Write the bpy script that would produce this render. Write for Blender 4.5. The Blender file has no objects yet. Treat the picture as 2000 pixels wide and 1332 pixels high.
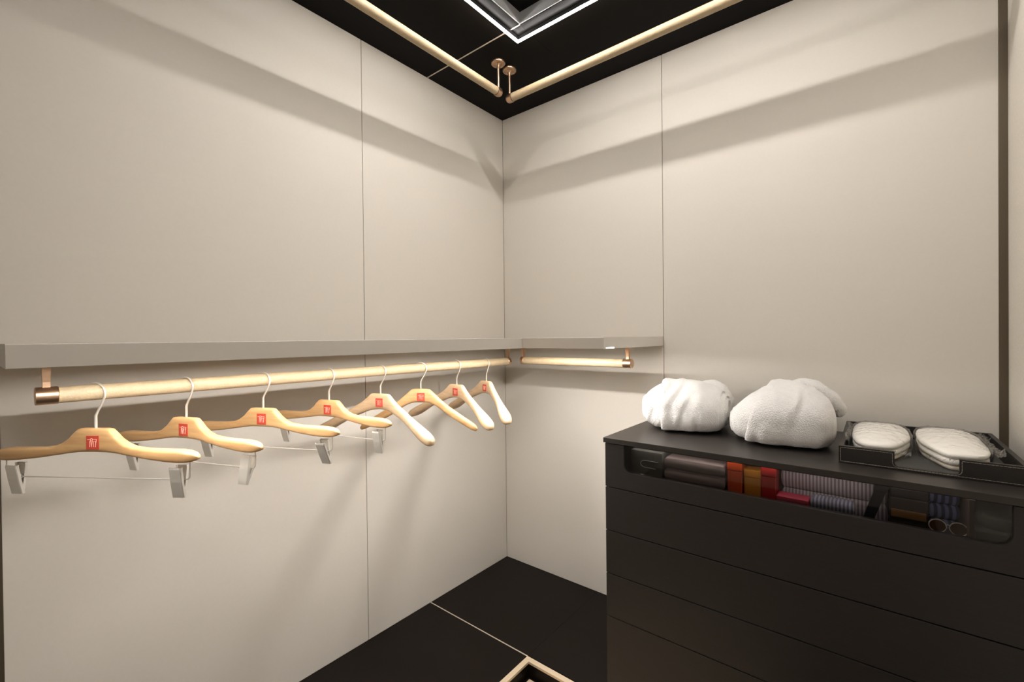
import bpy, bmesh, math, random
from mathutils import Vector, Matrix, noise
random.seed(7)
PI = math.pi
S = bpy.context.scene
COL = S.collection

# ------------------------------------------------------------------ camera, world, exposure
CAM = Vector((1.5799, -1.8773, 1.2077))
yaw, pitch, roll = math.radians(39.1457), math.radians(-0.4193), math.radians(-0.6094)
cd = bpy.data.cameras.new('camera'); cam = bpy.data.objects.new('camera', cd); COL.objects.link(cam)
cd.sensor_width = 36.0; cd.lens = 870.04 / 2000 * 36.0; cd.clip_start = 0.02
fwd = Vector((-math.sin(yaw) * math.cos(pitch), math.cos(yaw) * math.cos(pitch), math.sin(pitch)))
r0 = Vector((math.cos(yaw), math.sin(yaw), 0)); u0 = r0.cross(fwd)
r1 = r0 * math.cos(roll) + u0 * math.sin(roll); u1 = u0 * math.cos(roll) - r0 * math.sin(roll)
M = Matrix((r1, u1, -fwd)).transposed().to_4x4(); M.translation = CAM
cam.matrix_world = M
S.camera = cam
S.view_settings.view_transform = 'Standard'; S.view_settings.look = 'None'
S.view_settings.gamma = 1.0; S.view_settings.use_curve_mapping = False
S.view_settings.exposure = 0.80
w = bpy.data.worlds.new('world'); S.world = w; w.use_nodes = True
w.node_tree.nodes['Background'].inputs[0].default_value = (0.02, 0.018, 0.015, 1)
w.node_tree.nodes['Background'].inputs[1].default_value = 1.0
CEIL_LED, SHELF_LED, SHELF_LED_R, ROOM_FILL, DRAWER_FILL = 84.0, 106.0, 185.0, 2.6, 9.0
LEDC = (1.0, 0.958, 0.925)

# ------------------------------------------------------------------ materials
def newmat(name):
    m = bpy.data.materials.new(name); m.use_nodes = True
    nt = m.node_tree; b = nt.nodes['Principled BSDF']
    return m, nt, b
def node(nt, t, **kw):
    n = nt.nodes.new(t)
    for k, v in kw.items():
        if k in n.inputs: n.inputs[k].default_value = v
        else: setattr(n, k, v)
    return n
def mat(name, col, rough=0.5, metal=0.0, spec=0.5, var=0.0, vscale=6.0, stretch=(1, 1, 1), bump=0.0, bscale=200.0, bstretch=None, sheen=0.0, bdist=0.001):
    m, nt, b = newmat(name)
    b.inputs['Roughness'].default_value = rough; b.inputs['Metallic'].default_value = metal
    b.inputs['Specular IOR Level'].default_value = spec
    if sheen: b.inputs['Sheen Weight'].default_value = sheen
    tc = node(nt, 'ShaderNodeTexCoord')
    if var:
        mp = node(nt, 'ShaderNodeMapping'); mp.inputs['Scale'].default_value = stretch
        nt.links.new(tc.outputs['Object'], mp.inputs['Vector'])
        nz = node(nt, 'ShaderNodeTexNoise', Scale=vscale, Detail=6.0, Roughness=0.6)
        nt.links.new(mp.outputs[0], nz.inputs['Vector'])
        cr = node(nt, 'ShaderNodeValToRGB')
        cr.color_ramp.elements[0].position = 0.3; cr.color_ramp.elements[1].position = 0.7
        cr.color_ramp.elements[0].color = tuple(c * (1 - var) for c in col) + (1,)
        cr.color_ramp.elements[1].color = tuple(min(1, c * (1 + var)) for c in col) + (1,)
        nt.links.new(nz.outputs['Fac'], cr.inputs[0]); nt.links.new(cr.outputs[0], b.inputs['Base Color'])
    else:
        b.inputs['Base Color'].default_value = tuple(col) + (1,)
    if bump:
        mp2 = node(nt, 'ShaderNodeMapping'); mp2.inputs['Scale'].default_value = bstretch or (1, 1, 1)
        nt.links.new(tc.outputs['Object'], mp2.inputs['Vector'])
        n2 = node(nt, 'ShaderNodeTexNoise', Scale=bscale, Detail=4.0)
        nt.links.new(mp2.outputs[0], n2.inputs['Vector'])
        bp = node(nt, 'ShaderNodeBump', Strength=bump, Distance=bdist)
        nt.links.new(n2.outputs['Fac'], bp.inputs['Height']); nt.links.new(bp.outputs[0], b.inputs['Normal'])
    return m
def emit(name, col, strength):
    m = bpy.data.materials.new(name); m.use_nodes = True; nt = m.node_tree; nt.nodes.clear()
    e = node(nt, 'ShaderNodeEmission'); e.inputs[0].default_value = tuple(col) + (1,); e.inputs[1].default_value = strength
    o = node(nt, 'ShaderNodeOutputMaterial'); nt.links.new(e.outputs[0], o.inputs[0])
    return m
def clear(name, tint, ior=1.45, rough=0.02, bump=0.0, bscale=30.0, gain=0.0):
    """thin clear sheet: tinted see-through plus a Fresnel gloss"""
    m = bpy.data.materials.new(name); m.use_nodes = True; nt = m.node_tree; nt.nodes.clear()
    t = node(nt, 'ShaderNodeBsdfTransparent'); t.inputs[0].default_value = tuple(tint) + (1,)
    g = node(nt, 'ShaderNodeBsdfGlossy'); g.inputs['Roughness'].default_value = rough
    f = node(nt, 'ShaderNodeFresnel', IOR=ior)
    # both faces of the thin sheet mirror alike (no total reflection inside a sheet that does not refract)
    ge = node(nt, 'ShaderNodeNewGeometry'); mr = node(nt, 'ShaderNodeMapRange'); mr.inputs['To Min'].default_value = ior; mr.inputs['To Max'].default_value = 1 / ior
    nt.links.new(ge.outputs['Backfacing'], mr.inputs['Value']); nt.links.new(mr.outputs[0], f.inputs['IOR'])
    mx = node(nt, 'ShaderNodeMixShader')
    fac = f.outputs[0]
    if gain:
        a = node(nt, 'ShaderNodeMath', operation='ADD'); a.inputs[1].default_value = gain
        nt.links.new(fac, a.inputs[0]); fac = a.outputs[0]
    nt.links.new(fac, mx.inputs[0]); nt.links.new(t.outputs[0], mx.inputs[1]); nt.links.new(g.outputs[0], mx.inputs[2])
    if bump:
        tc = node(nt, 'ShaderNodeTexCoord'); n2 = node(nt, 'ShaderNodeTexNoise', Scale=bscale, Detail=3.0)
        nt.links.new(tc.outputs['Object'], n2.inputs['Vector'])
        bp = node(nt, 'ShaderNodeBump', Strength=bump, Distance=0.01); nt.links.new(n2.outputs['Fac'], bp.inputs['Height'])
        nt.links.new(bp.outputs[0], g.inputs['Normal']); nt.links.new(bp.outputs[0], f.inputs['Normal'])
    o = node(nt, 'ShaderNodeOutputMaterial'); nt.links.new(mx.outputs[0], o.inputs[0])
    return m
def stripes(name, c1, c2, scale, rough=0.7, rot=0.0, axis='X'):
    m, nt, b = newmat(name); b.inputs['Roughness'].default_value = rough
    tc = node(nt, 'ShaderNodeTexCoord'); mp = node(nt, 'ShaderNodeMapping'); mp.inputs['Rotation'].default_value = (0, 0, rot)
    nt.links.new(tc.outputs['Object'], mp.inputs[0])
    wv = node(nt, 'ShaderNodeTexWave', Scale=scale); wv.bands_direction = axis
    nt.links.new(mp.outputs[0], wv.inputs['Vector'])
    cr = node(nt, 'ShaderNodeValToRGB'); cr.color_ramp.elements[0].position = 0.35; cr.color_ramp.elements[1].position = 0.65
    cr.color_ramp.elements[0].color = tuple(c1) + (1,); cr.color_ramp.elements[1].color = tuple(c2) + (1,)
    nt.links.new(wv.outputs['Fac'], cr.inputs[0]); nt.links.new(cr.outputs[0], b.inputs['Base Color'])
    return m
def woodmat(name, c1, c2, rough=0.42):
    m, nt, b = newmat(name); b.inputs['Roughness'].default_value = rough; b.inputs['Specular IOR Level'].default_value = 0.4
    tc = node(nt, 'ShaderNodeTexCoord'); mp = node(nt, 'ShaderNodeMapping'); mp.inputs['Scale'].default_value = (3.0, 40.0, 34.0)
    oi = node(nt, 'ShaderNodeObjectInfo'); va = node(nt, 'ShaderNodeVectorMath', operation='ADD')
    nt.links.new(tc.outputs['Object'], va.inputs[0]); nt.links.new(oi.outputs['Random'], va.inputs[1])
    nt.links.new(va.outputs[0], mp.inputs[0])
    nz = node(nt, 'ShaderNodeTexNoise', Scale=2.2, Detail=7.0, Roughness=0.62, Distortion=0.6)
    nt.links.new(mp.outputs[0], nz.inputs['Vector'])
    cr = node(nt, 'ShaderNodeValToRGB'); cr.color_ramp.elements[0].position = 0.28; cr.color_ramp.elements[1].position = 0.72
    cr.color_ramp.elements[0].color = tuple(c1) + (1,); cr.color_ramp.elements[1].color = tuple(c2) + (1,)
    nt.links.new(nz.outputs['Fac'], cr.inputs[0]); nt.links.new(cr.outputs[0], b.inputs['Base Color'])
    bp = node(nt, 'ShaderNodeBump', Strength=0.08, Distance=0.001); nt.links.new(nz.outputs['Fac'], bp.inputs['Height'])
    nt.links.new(bp.outputs[0], b.inputs['Normal'])
    return m

WALL = (0.66, 0.615, 0.545)
m_wall = mat('linen_wall_panel', WALL, rough=0.62, spec=0.25, var=0.012, vscale=90, bump=0.12, bscale=420, bdist=0.0006)
m_back = mat('wall_backing', (0.16, 0.14, 0.12), rough=0.8)
m_side = mat('textured_wall_covering', (0.68, 0.635, 0.56), rough=0.75, spec=0.2, var=0.05, vscale=130, bump=0.5, bscale=260, bdist=0.001)
m_shelf = mat('shelf_lacquer', (0.60, 0.56, 0.50), rough=0.5, spec=0.3, var=0.012, vscale=40)
m_black = mat('black_ceiling_panel', (0.0045, 0.0036, 0.003), rough=0.4, spec=0.05)
m_floor = mat('black_floor_panel', (0.0078, 0.0054, 0.0041), rough=0.36, spec=0.11, var=0.1, vscale=9)
m_cab = mat('black_brown_veneer', (0.022, 0.018, 0.0155), rough=0.42, spec=0.36, var=0.12, vscale=16, stretch=(1, 3, 18))
m_cabtop = mat('black_brown_top', (0.024, 0.019, 0.016), rough=0.38, spec=0.5, var=0.1, vscale=10, stretch=(2, 14, 1))
m_cabin = mat('cabinet_inside', (0.03, 0.022, 0.018), rough=0.6)
m_inlay = mat('champagne_inlay', (0.72, 0.64, 0.52), rough=0.35, metal=0.55)
m_frame = mat('champagne_frame', (0.74, 0.60, 0.42), rough=0.42, metal=0.35, var=0.05, vscale=60, stretch=(1, 8, 8))
m_grey = mat('grey_aluminium', (0.42, 0.42, 0.42), rough=0.4, metal=0.4)
m_bronze = mat('brushed_bronze', (0.56, 0.375, 0.245), rough=0.33, metal=1.0, var=0.06, vscale=30, stretch=(1, 1, 6))
m_nickel = mat('satin_nickel', (0.74, 0.70, 0.62), rough=0.32, metal=0.6)
m_chrome = mat('brushed_chrome', (0.70, 0.665, 0.60), rough=0.42, metal=0.55)
m_leather = mat('cream_leather_wrap', (0.42, 0.325, 0.20), rough=0.48, spec=0.4, var=0.06, vscale=70, bump=0.55, bscale=230, bdist=0.0016)
m_seam = mat('rail_seam', (0.42, 0.31, 0.17), rough=0.7)
m_wood = woodmat('honey_maple', (0.46, 0.255, 0.10), (0.64, 0.40, 0.185))
m_pale = woodmat('pale_maple', (0.50, 0.33, 0.18), (0.63, 0.455, 0.29))
m_red = mat('red_badge', (0.50, 0.055, 0.03), rough=0.5)
m_mark = mat('badge_print', (0.80, 0.42, 0.32), rough=0.5)
m_terry = mat('white_terry', (0.88, 0.855, 0.82), rough=0.95, spec=0.1, var=0.03, vscale=50, bump=0.9, bscale=300, bdist=0.006, sheen=0.15)
m_slip = mat('white_slipper_cloth', (0.86, 0.83, 0.78), rough=0.9, spec=0.1, bump=0.35, bscale=300, bdist=0.002)
m_sole = mat('slipper_sole', (0.62, 0.56, 0.48), rough=0.8)
m_film = clear('clear_wrapping_film', (0.99, 0.985, 0.97), rough=0.16, bump=0.25, bscale=40, ior=1.25)
m_seal = clear('crinkled_film_edge', (0.97, 0.965, 0.95), rough=0.22, bump=0.6, bscale=70, ior=1.45, gain=0.10)
m_trayl = mat('black_leather', (0.012, 0.009, 0.0075), rough=0.45, bump=0.3, bscale=300, bdist=0.0008)
m_trayin = mat('tray_lining', (0.05, 0.047, 0.042), rough=0.9)
m_stitch = mat('stitch_thread', (0.22, 0.19, 0.155), rough=0.8)
m_glass = clear('smoked_glass', (0.62, 0.60, 0.58), rough=0.03)
m_pad = mat('grey_velvet', (0.085, 0.085, 0.074), rough=0.95, sheen=0.3)
m_trim = mat('dark_bronze_trim', (0.115, 0.09, 0.06), rough=0.4, metal=0.5)
m_prof = mat('black_profile', (0.01, 0.01, 0.01), rough=0.5)
m_led = emit('ceiling_led', LEDC, CEIL_LED)
m_sled = emit('shelf_led', LEDC, SHELF_LED)
m_sledr = emit('short_shelf_led', LEDC, SHELF_LED_R)
m_send = emit('strip_end_glow', LEDC, 3.0)
m_rfill = emit('room_fill', LEDC, ROOM_FILL)
m_dfill = emit('drawer_fill', LEDC, DRAWER_FILL)
m_white = mat('white_edge', (0.85, 0.82, 0.76), rough=0.5)

# ------------------------------------------------------------------ mesh builder
class MB:
    def __init__(s): s.bm = bmesh.new()
    def box(s, x0, x1, y0, y1, z0, z1, bev=0.0):
        v = [s.bm.verts.new((x, y, z)) for z in (z0, z1) for x, y in ((x0, y0), (x1, y0), (x1, y1), (x0, y1))]
        fs = [(3, 2, 1, 0), (4, 5, 6, 7), (0, 1, 5, 4), (1, 2, 6, 5), (2, 3, 7, 6), (3, 0, 4, 7)]
        fc = [s.bm.faces.new([v[i] for i in f]) for f in fs]
        if bev:
            es = {e for f in fc for e in f.edges}
            bmesh.ops.bevel(s.bm, geom=list(es), offset=bev, segments=2, affect='EDGES', profile=0.6)
        return s
    def loft(s, rings, cap=True, closed=True):
        vr = [[s.bm.verts.new(p) for p in r] for r in rings]
        n = len(vr[0])
        for a, b in zip(vr, vr[1:]):
            for i in range(n if closed else n - 1):
                j = (i + 1) % n
                s.bm.faces.new((a[i], a[j], b[j], b[i]))
        if cap and closed:
            s.bm.faces.new(list(reversed(vr[0]))); s.bm.faces.new(vr[-1])
        return s
    def tube(s, pts, r, n=10, cap=True):
        pts = [Vector(p) for p in pts]; rings = []
        rr = r if isinstance(r, (list, tuple)) else [r] * len(pts)
        up = None
        for i, p in enumerate(pts):
            d = (pts[min(i + 1, len(pts) - 1)] - pts[max(i - 1, 0)]).normalized()
            if up is None:
                up = Vector((0, 0, 1)) if abs(d.z) < 0.9 else Vector((0, 1, 0))
            a = d.cross(up).normalized(); b = a.cross(d).normalized(); up = b
            rings.append([p + (a * math.cos(2 * PI * k / n) + b * math.sin(2 * PI * k / n)) * rr[i] for k in range(n)])
        return s.loft(rings, cap)
    def lathe(s, prof, axis='z', c=(0, 0, 0), n=24):
        rings = []
        for r, h in prof:
            ring = []
            for k in range(n):
                a = 2 * PI * k / n; x, y = r * math.cos(a), r * math.sin(a)
                p = {'z': (x, y, h), 'x': (h, x, y), 'y': (y, h, x)}[axis]
                ring.append(Vector(p) + Vector(c))
            rings.append(ring)
        return s.loft(rings)
    def prism(s, poly, axis, a, b):
        """poly: 2D outline; axis: extrusion axis"""
        f = {'x': lambda p, h: (h, p[0], p[1]), 'y': lambda p, h: (p[0], h, p[1]), 'z': lambda p, h: (p[0], p[1], h)}[axis]
        return s.loft([[f(p, a) for p in poly], [f(p, b) for p in poly]])
    def build(s, name, m, parent=None, smooth=False, loc=None, angle=40):
        bmesh.ops.recalc_face_normals(s.bm, faces=s.bm.faces)
        me = bpy.data.meshes.new(name); s.bm.to_mesh(me); s.bm.free()
        for mm in (m if isinstance(m, (list, tuple)) else [m]): me.materials.append(mm)
        if smooth:
            me.shade_smooth()
            if angle and angle < 180: me.set_sharp_from_angle(angle=math.radians(angle))
        o = bpy.data.objects.new(name, me); COL.objects.link(o)
        if parent is not None: o.parent = parent
        if loc is not None: o.location = loc
        return o
def tag(o, label, cat, group=None):
    o['label'] = label; o['category'] = cat
    if group: o['group'] = group
    return o
def thing(name, label, cat, loc=(0, 0, 0), rz=0.0, group=None):
    o = bpy.data.objects.new(name, None); COL.objects.link(o); o.empty_display_size = 0.05
    o.location = loc; o.rotation_euler = (0, 0, rz)
    return tag(o, label, cat, group)
def struct(o): o['kind'] = 'structure'; return o
def dup(root, loc, rz, label):
    r = root.copy(); COL.objects.link(r); r.location = loc; r.rotation_euler = (0, 0, rz); r['label'] = label
    for ch in list(root.children):
        c = ch.copy(); COL.objects.link(c); c.parent = r
        for g in list(ch.children):
            d = g.copy(); COL.objects.link(d); d.parent = c
    return r
def arc(cx, cy, r, a0, a1, n):
    return [(cx + r * math.cos(math.radians(a0 + (a1 - a0) * i / n)), cy + r * math.sin(math.radians(a0 + (a1 - a0) * i / n))) for i in range(n + 1)]

# ------------------------------------------------------------------ setting
H = 2.4; RX = 1.876; YB = -3.2; JL = -0.868; JR = 0.884; PT = 0.012
LEND = -1.828     # end of the panelled part of the left wall
wl = struct(MB().box(-PT - 0.06, -PT, YB - 0.06, 0.06, -0.06, H + 0.1).build('wall_left', m_back))
for y0, y1 in ((LEND, JL - 0.0012), (JL + 0.0012, -0.0008)):
    MB().box(-PT, 0.0, y0, y1, 0.001, H - 0.001, bev=0.0007).build('panel', m_wall, wl)
MB().box(-PT, 0.001, YB, LEND - 0.0155, 0.0, H).build('panel', m_side, wl)
wr = struct(MB().box(-PT, RX + 0.06, PT, PT + 0.06, -0.06, H + 0.1).build('wall_back', m_back))
for x0, x1 in ((0.0008, JR - 0.0012), (JR + 0.0012, 1.8572)):
    MB().box(x0, x1, 0.0, PT, 0.001, H - 0.001, bev=0.0007).build('panel', m_wall, wr)
ws = struct(MB().box(RX, RX + 0.06, YB - 0.06, PT, -0.06, H + 0.1).build('wall_right', m_side))
wf = struct(MB().box(-PT, RX, YB - 0.06, YB, -0.06, H + 0.1).build('wall_front', m_side))
struct(MB().box(1.8572, RX, -0.0015, PT, 0, H, bev=0.001).build('trim_1', m_trim))
struct(MB().box(-PT, 0.0015, LEND - 0.0155, LEND, 0, H, bev=0.001).build('trim_2', m_trim))

# ceiling: four panels round a shallow square recess
CX0, CX1, CY0, CY1 = 0.536, 1.545, -1.214, -0.528
def slab_with_hole(name, m, hx0, hx1, hy0, hy1, z0, z1):
    b = MB()
    for q in ((-PT, hx0, YB, PT), (hx1, RX, YB, PT), (hx0, hx1, YB, hy0), (hx0, hx1, hy1, PT)):
        b.box(q[0], q[1], q[2], q[3], z0, z1)
    return struct(b.build(name, m))
ceil = slab_with_hole('ceiling', m_black, CX0, CX1, CY0, CY1, H + 0.003, H + 0.08)
g = 0.003
for q in ((0.0, CX0, CY1 + g, 0.0), (CX0, CX1, CY1 + g, 0.0), (CX1, RX, CY1 + g, 0.0), (0.0, CX0, CY0 - g, CY1 - g),
          (CX1, RX, CY0 - g, CY1 - g), (0.0, RX, YB, CY0 - 3 * g)):
    MB().box(q[0] + 0.0004, q[1] - 0.0004, q[2], q[3] - 0.0004, H, H + 0.003).build('panel', m_black, ceil)
for q in ((0.0, CX0), (CX1, RX)):
    for y in (CY1, CY0):
        MB().box(q[0], q[1], y - g + 0.0004, y + g - 0.0004, H - 0.0006, H + 0.003).build('inlay_strip', m_inlay, ceil)
fr = MB()
RD = 0.043; ft = 0.004
rec = struct(MB().box(CX0, CX1, CY0, CY1, H + RD, H + RD + 0.02).build('trim_3', m_black))
for q in ((CX0, CX0 + ft, CY0, CY1), (CX1 - ft, CX1, CY0, CY1), (CX0 + ft, CX1 - ft, CY0, CY0 + ft), (CX0 + ft, CX1 - ft, CY1 - ft, CY1)):
    MB().box(q[0], q[1], q[2], q[3], H + 0.0002, H + RD, bev=0.0005).build('recess_side', m_grey, rec)

# floor
FX0, FX1, FY0, FY1 = 0.555, 1.303, -1.295, -0.545
flo = slab_with_hole('floor', m_floor, FX0, FX1, FY0, FY1, -0.075, -0.004)
for q in ((0.0, FX0, FY1, 0.0), (FX0, FX1, FY1 + 0.0022, 0.0), (FX1, RX, FY1, 0.0), (0.0, FX0, FY0, FY1),
          (FX1, RX, FY0, FY1), (0.0, RX, YB, FY0)):
    MB().box(q[0] + 0.0003, q[1] - 0.0003, q[2] + 0.0025, q[3] - 0.0025 if q[3] < 0 else 0.0, -0.004, 0.0).build('panel', m_floor, flo)
for q in ((0.0, FX0), (FX1, RX)):
    for y in (FY1, FY0):
        MB().box(q[0], q[1], y - 0.0024, y + 0.0024, -0.004, 0.0005).build('inlay_strip', m_inlay, flo)
fw = 0.021
well = struct(MB().box(FX0, FX1, FY0, FY1, -0.075, -0.058).build('trim_4', m_floor))
for q in ((FX0, FX0 + fw, FY0 + fw, FY1 - fw), (FX1 - fw, FX1, FY0 + fw, FY1 - fw), (FX0, FX1, FY0, FY0 + fw), (FX0, FX1, FY1 - fw, FY1)):
    MB().box(q[0], q[1], q[2], q[3], -0.008, 0.0012, bev=0.0006).build('frame_strip', m_frame, well)
for q in ((FX0, FX0 + fw - 0.001, FY0, FY1), (FX1 - fw + 0.001, FX1, FY0, FY1), (FX0 + fw, FX1 - fw, FY0, FY0 + fw - 0.001), (FX0 + fw, FX1 - fw, FY1 - fw + 0.001, FY1)):
    MB().box(q[0], q[1], q[2], q[3], -0.058, -0.008).build('well_side', m_floor, well)
mt = MB().box(FX0 + fw + 0.012, FX1 - fw - 0.012, FY0 + fw + 0.012, FY1 - fw - 0.012, -0.058, -0.05, bev=0.003).build('floor_mat', mat('cream_mat', (0.46, 0.36, 0.235), rough=0.9, var=0.08, vscale=80))
tag(mt, 'cream mat lying in the sunken square well of the black floor', 'mat')

# ceiling LED square: opaque profile, diffuser facing down
LZ = 2.3825; lw = 0.0105
lx0, lx1, ly0, ly1 = 0.4795, 1.600, -1.270, -0.4695
lamp = thing('linear_ceiling_light', 'glowing white square of slim light bars under the black ceiling', 'light', ((lx0 + lx1) / 2, (ly0 + ly1) / 2, H))
cx, cy = lamp.location.x, lamp.location.y
for q in ((lx0, lx1, ly1 - lw, ly1), (lx0, lx1, ly0, ly0 + lw), (lx0, lx0 + lw, ly0 + lw, ly1 - lw), (lx1 - lw, lx1, ly0 + lw, ly1 - lw)):
    pr = MB().box(q[0] - cx, q[1] - cx, q[2] - cy, q[3] - cy, LZ - H + 0.0026, 0.0).build('profile', m_prof, lamp)
    MB().box(q[0] - cx, q[1] - cx, q[2] - cy, q[3] - cy, LZ - H, LZ - H + 0.0025).build('diffuser', m_led, pr)

# added fill lamp, unseen behind the camera, to brighten robes and right wall
rl = thing('fill_light_panel', 'added square fill light in the ceiling, unseen behind the viewpoint', 'light', (1.58, -1.86, H))
MB().box(-0.25, 0.25, -0.25, 0.25, -0.012, -0.004).build('diffuser', m_rfill, rl)
fb = MB()
for q in ((-0.265, 0.265, 0.25, 0.265), (-0.265, 0.265, -0.265, -0.25), (-0.265, -0.25, -0.25, 0.25), (0.25, 0.265, -0.25, 0.25)):
    fb.box(q[0], q[1], q[2], q[3], -0.014, 0.0)
fb.build('frame', m_grey, rl)

# ------------------------------------------------------------------ shelves
SZ0, SZ1, SD = 1.167, 1.206, 0.540; GR = 0.0052
sec = [(0.001, SZ0), (0.462, SZ0), (0.462, SZ0 + GR), (0.524, SZ0 + GR), (0.524, SZ0), (SD - 0.001, SZ0), (SD, SZ0 + 0.001),
       (SD, SZ1 - 0.001), (SD - 0.001, SZ1), (0.001, SZ1)]
shl = thing('wall_shelf', 'long greige shelf along the left wall above the row of hangers', 'shelf', (0, -0.92, SZ0))
MB().prism([(x, z - SZ0) for x, z in sec], 'y', -1.838 + 0.92, -0.001 + 0.92).build('board', m_shelf, shl)
MB().box(0.462, 0.524, -1.838 + 0.92, -1.820 + 0.92, 0.0, GR).build('groove_end', m_shelf, shl)
MB().box(0.477, 0.493, -1.815 + 0.92, -0.4935 + 0.92, 0.0032, GR).build('profile', m_white, shl)
MB().box(0.478, 0.492, -1.814 + 0.92, -0.4935 + 0.92, 0.0022, 0.0031).build('light_strip', m_sled, shl)
shr = thing('wall_shelf', 'short greige shelf on the right wall, ending above the drawer cabinet', 'shelf', (0.71, 0, SZ0))
MB().prism([(-x, z - SZ0) for x, z in sec], 'x', 0.5412 - 0.71, 0.8835 - 0.71).build('board', m_shelf, shr)
MB().box(0.5425 - 0.71, 0.864 - 0.71, -0.493, -0.477, 0.0032, GR).build('profile', m_white, shr)
MB().box(0.5425 - 0.71, 0.864 - 0.71, -0.492, -0.478, 0.0022, 0.0031).build('light_strip', m_sledr, shr)
MB().box(0.8655 - 0.71, 0.8832 - 0.71, -0.523, -0.463, 0.0012, GR - 0.0004).build('strip_end', m_send, shr)

# ------------------------------------------------------------------ rails
def rail_tube(L, r, axis):
    b = MB(); n = 28; rings = []
    steps = max(8, int(L / 0.01))
    for i in range(steps + 1):
        h = L * i / steps; ring = []
        for k in range(n):
            a = 2 * PI * k / n
            rr = r + 0.00035 * noise.noise(Vector((math.cos(a) * 3, math.sin(a) * 3, h * 60)))
            x, z = rr * math.cos(a), rr * math.sin(a)
            ring.append((x, h, z) if axis == 'y' else (h, x, z))
        rings.append(ring)
    return b.loft(rings)
def seam(L, r, axis, ang):
    a = math.radians(ang); pts = []
    for i in range(2):
        h = 0.001 + (L - 0.002) * i; x, z = (r + 0.0001) * math.cos(a), (r + 0.0001) * math.sin(a)
        pts.append((x, h, z) if axis == 'y' else (h, x, z))
    return MB().tube(pts, 0.0009, 6)
RR = 0.0168
def upper_rail(label, axis, start, L, sgn):
    """start: point of the rail axis at its inner end; the rail runs sgn along the axis"""
    t = thing('hanging_rail', label, 'rail', start, 0, 'leather wrapped rails under the ceiling')
    o = rail_tube(L, RR, axis).build('rail', m_leather, t, True)
    s = seam(L, RR, axis, 118).build('seam', m_seam, o, True)
    if sgn < 0:
        o.location = (0, -L, 0) if axis == 'y' else (-L, 0, 0)
    top = H - start[2]
    for e in (0.0, sgn * L):
        off = (0, e, 0) if axis == 'y' else (e, 0, 0)
        out = -sgn if e == 0.0 else sgn
        b = MB()
        prof = [(0.0185, -0.016), (0.0192, -0.012), (0.0192, -0.004)]
        for k in range(7):
            a = k / 6 * PI / 2; prof.append((max(0.0004, 0.0192 * math.cos(a)), 0.0 + 0.018 * math.sin(a)))
        b.lathe([(r, h * out) for r, h in prof], axis)
        b.build('end_knob', m_bronze, t, True, off)
        MB().lathe([(0.0178, -0.0185 * out), (0.0178, -0.016 * out)], axis).build('ring', m_trim, t, True, off)
        pb = MB().lathe([(0.0062, 0.012), (0.0056, 0.02), (0.0056, top - 0.02), (0.0075, top - 0.014), (0.013, top - 0.007)], 'z')
        pb.build('post', m_bronze, t, True, off)
        MB().lathe([(0.013, top - 0.0075), (0.0195, top - 0.007), (0.021, top - 0.0095), (0.0285, top - 0.0085), (0.031, top - 0.005), (0.031, top - 0.0001)], 'z', n=32).build('flange', m_bronze, t, True, off)
    return t
ZU = 2.272
upper_rail('cream leather rail with bronze posts under the ceiling, along the left wall', 'y', (0.320, -0.404, ZU), 1.36, -1)
upper_rail('cream leather rail with bronze posts under the ceiling, along the right wall', 'x', (0.3245, -0.333, ZU), 1.46, 1)

ZR = 1.102; XR = 0.300
def shelf_rail(label, axis, p0, L, sgn):
    t = thing('hanging_rail', label, 'rail', p0, 0, 'leather wrapped rails under the shelf')
    o = rail_tube(L, 0.0166, axis).build('rail', m_leather, t, True)
    seam(L, 0.0166, axis, 140).build('seam', m_seam, o, True)
    if sgn < 0: o.location = (0, -L, 0) if axis == 'y' else (-L, 0, 0)
    top = SZ0 - p0[2]
    for e, outer in ((0.0, False), (sgn * L, True)):
        d = sgn if outer else -sgn
        off = (0, e, 0) if axis == 'y' else (e, 0, 0)
        ln = 0.032 if outer else 0.016
        MB().lathe([(0.0168, -0.001 * d), (0.0178, 0), (0.0178, (ln - 0.001) * d), (0.0168, ln * d)], axis, n=32).build('end_cap', m_bronze, t, True, off)
        # strap bracket, tapering, running down into the cap
        c = ln / 2 * d; rings = []
        for z, wd, th, sh in ((top, 0.021, 0.0135, 0), (top - 0.004, 0.021, 0.0135, 0), (top * 0.62, 0.016, 0.012, 0), (top * 0.42, 0.0125, 0.011, 0), (top * 0.3, 0.012, 0.011, 0), (0.004, 0.012, 0.011, 0)):
            a_, b_ = (wd / 2, th / 2) if axis == 'y' else (th / 2, wd / 2)
            c2 = (0, c) if axis == 'y' else (c, 0)
            rings.append([(c2[0] + sx * a_, c2[1] + sy * b_, z) for sx, sy in ((-1, -1), (1, -1), (1, 1), (-1, 1))])
        MB().loft(rings).build('bracket', m_bronze, t, False, off)
    return t
shelf_rail('cream leather rail under the long shelf, carrying eight wooden hangers', 'y', (XR, -0.345, ZR), 1.415, -1)
shelf_rail('short empty cream leather rail under the short shelf', 'x', (0.368, -0.300, 1.106), 0.475, 1)

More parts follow.
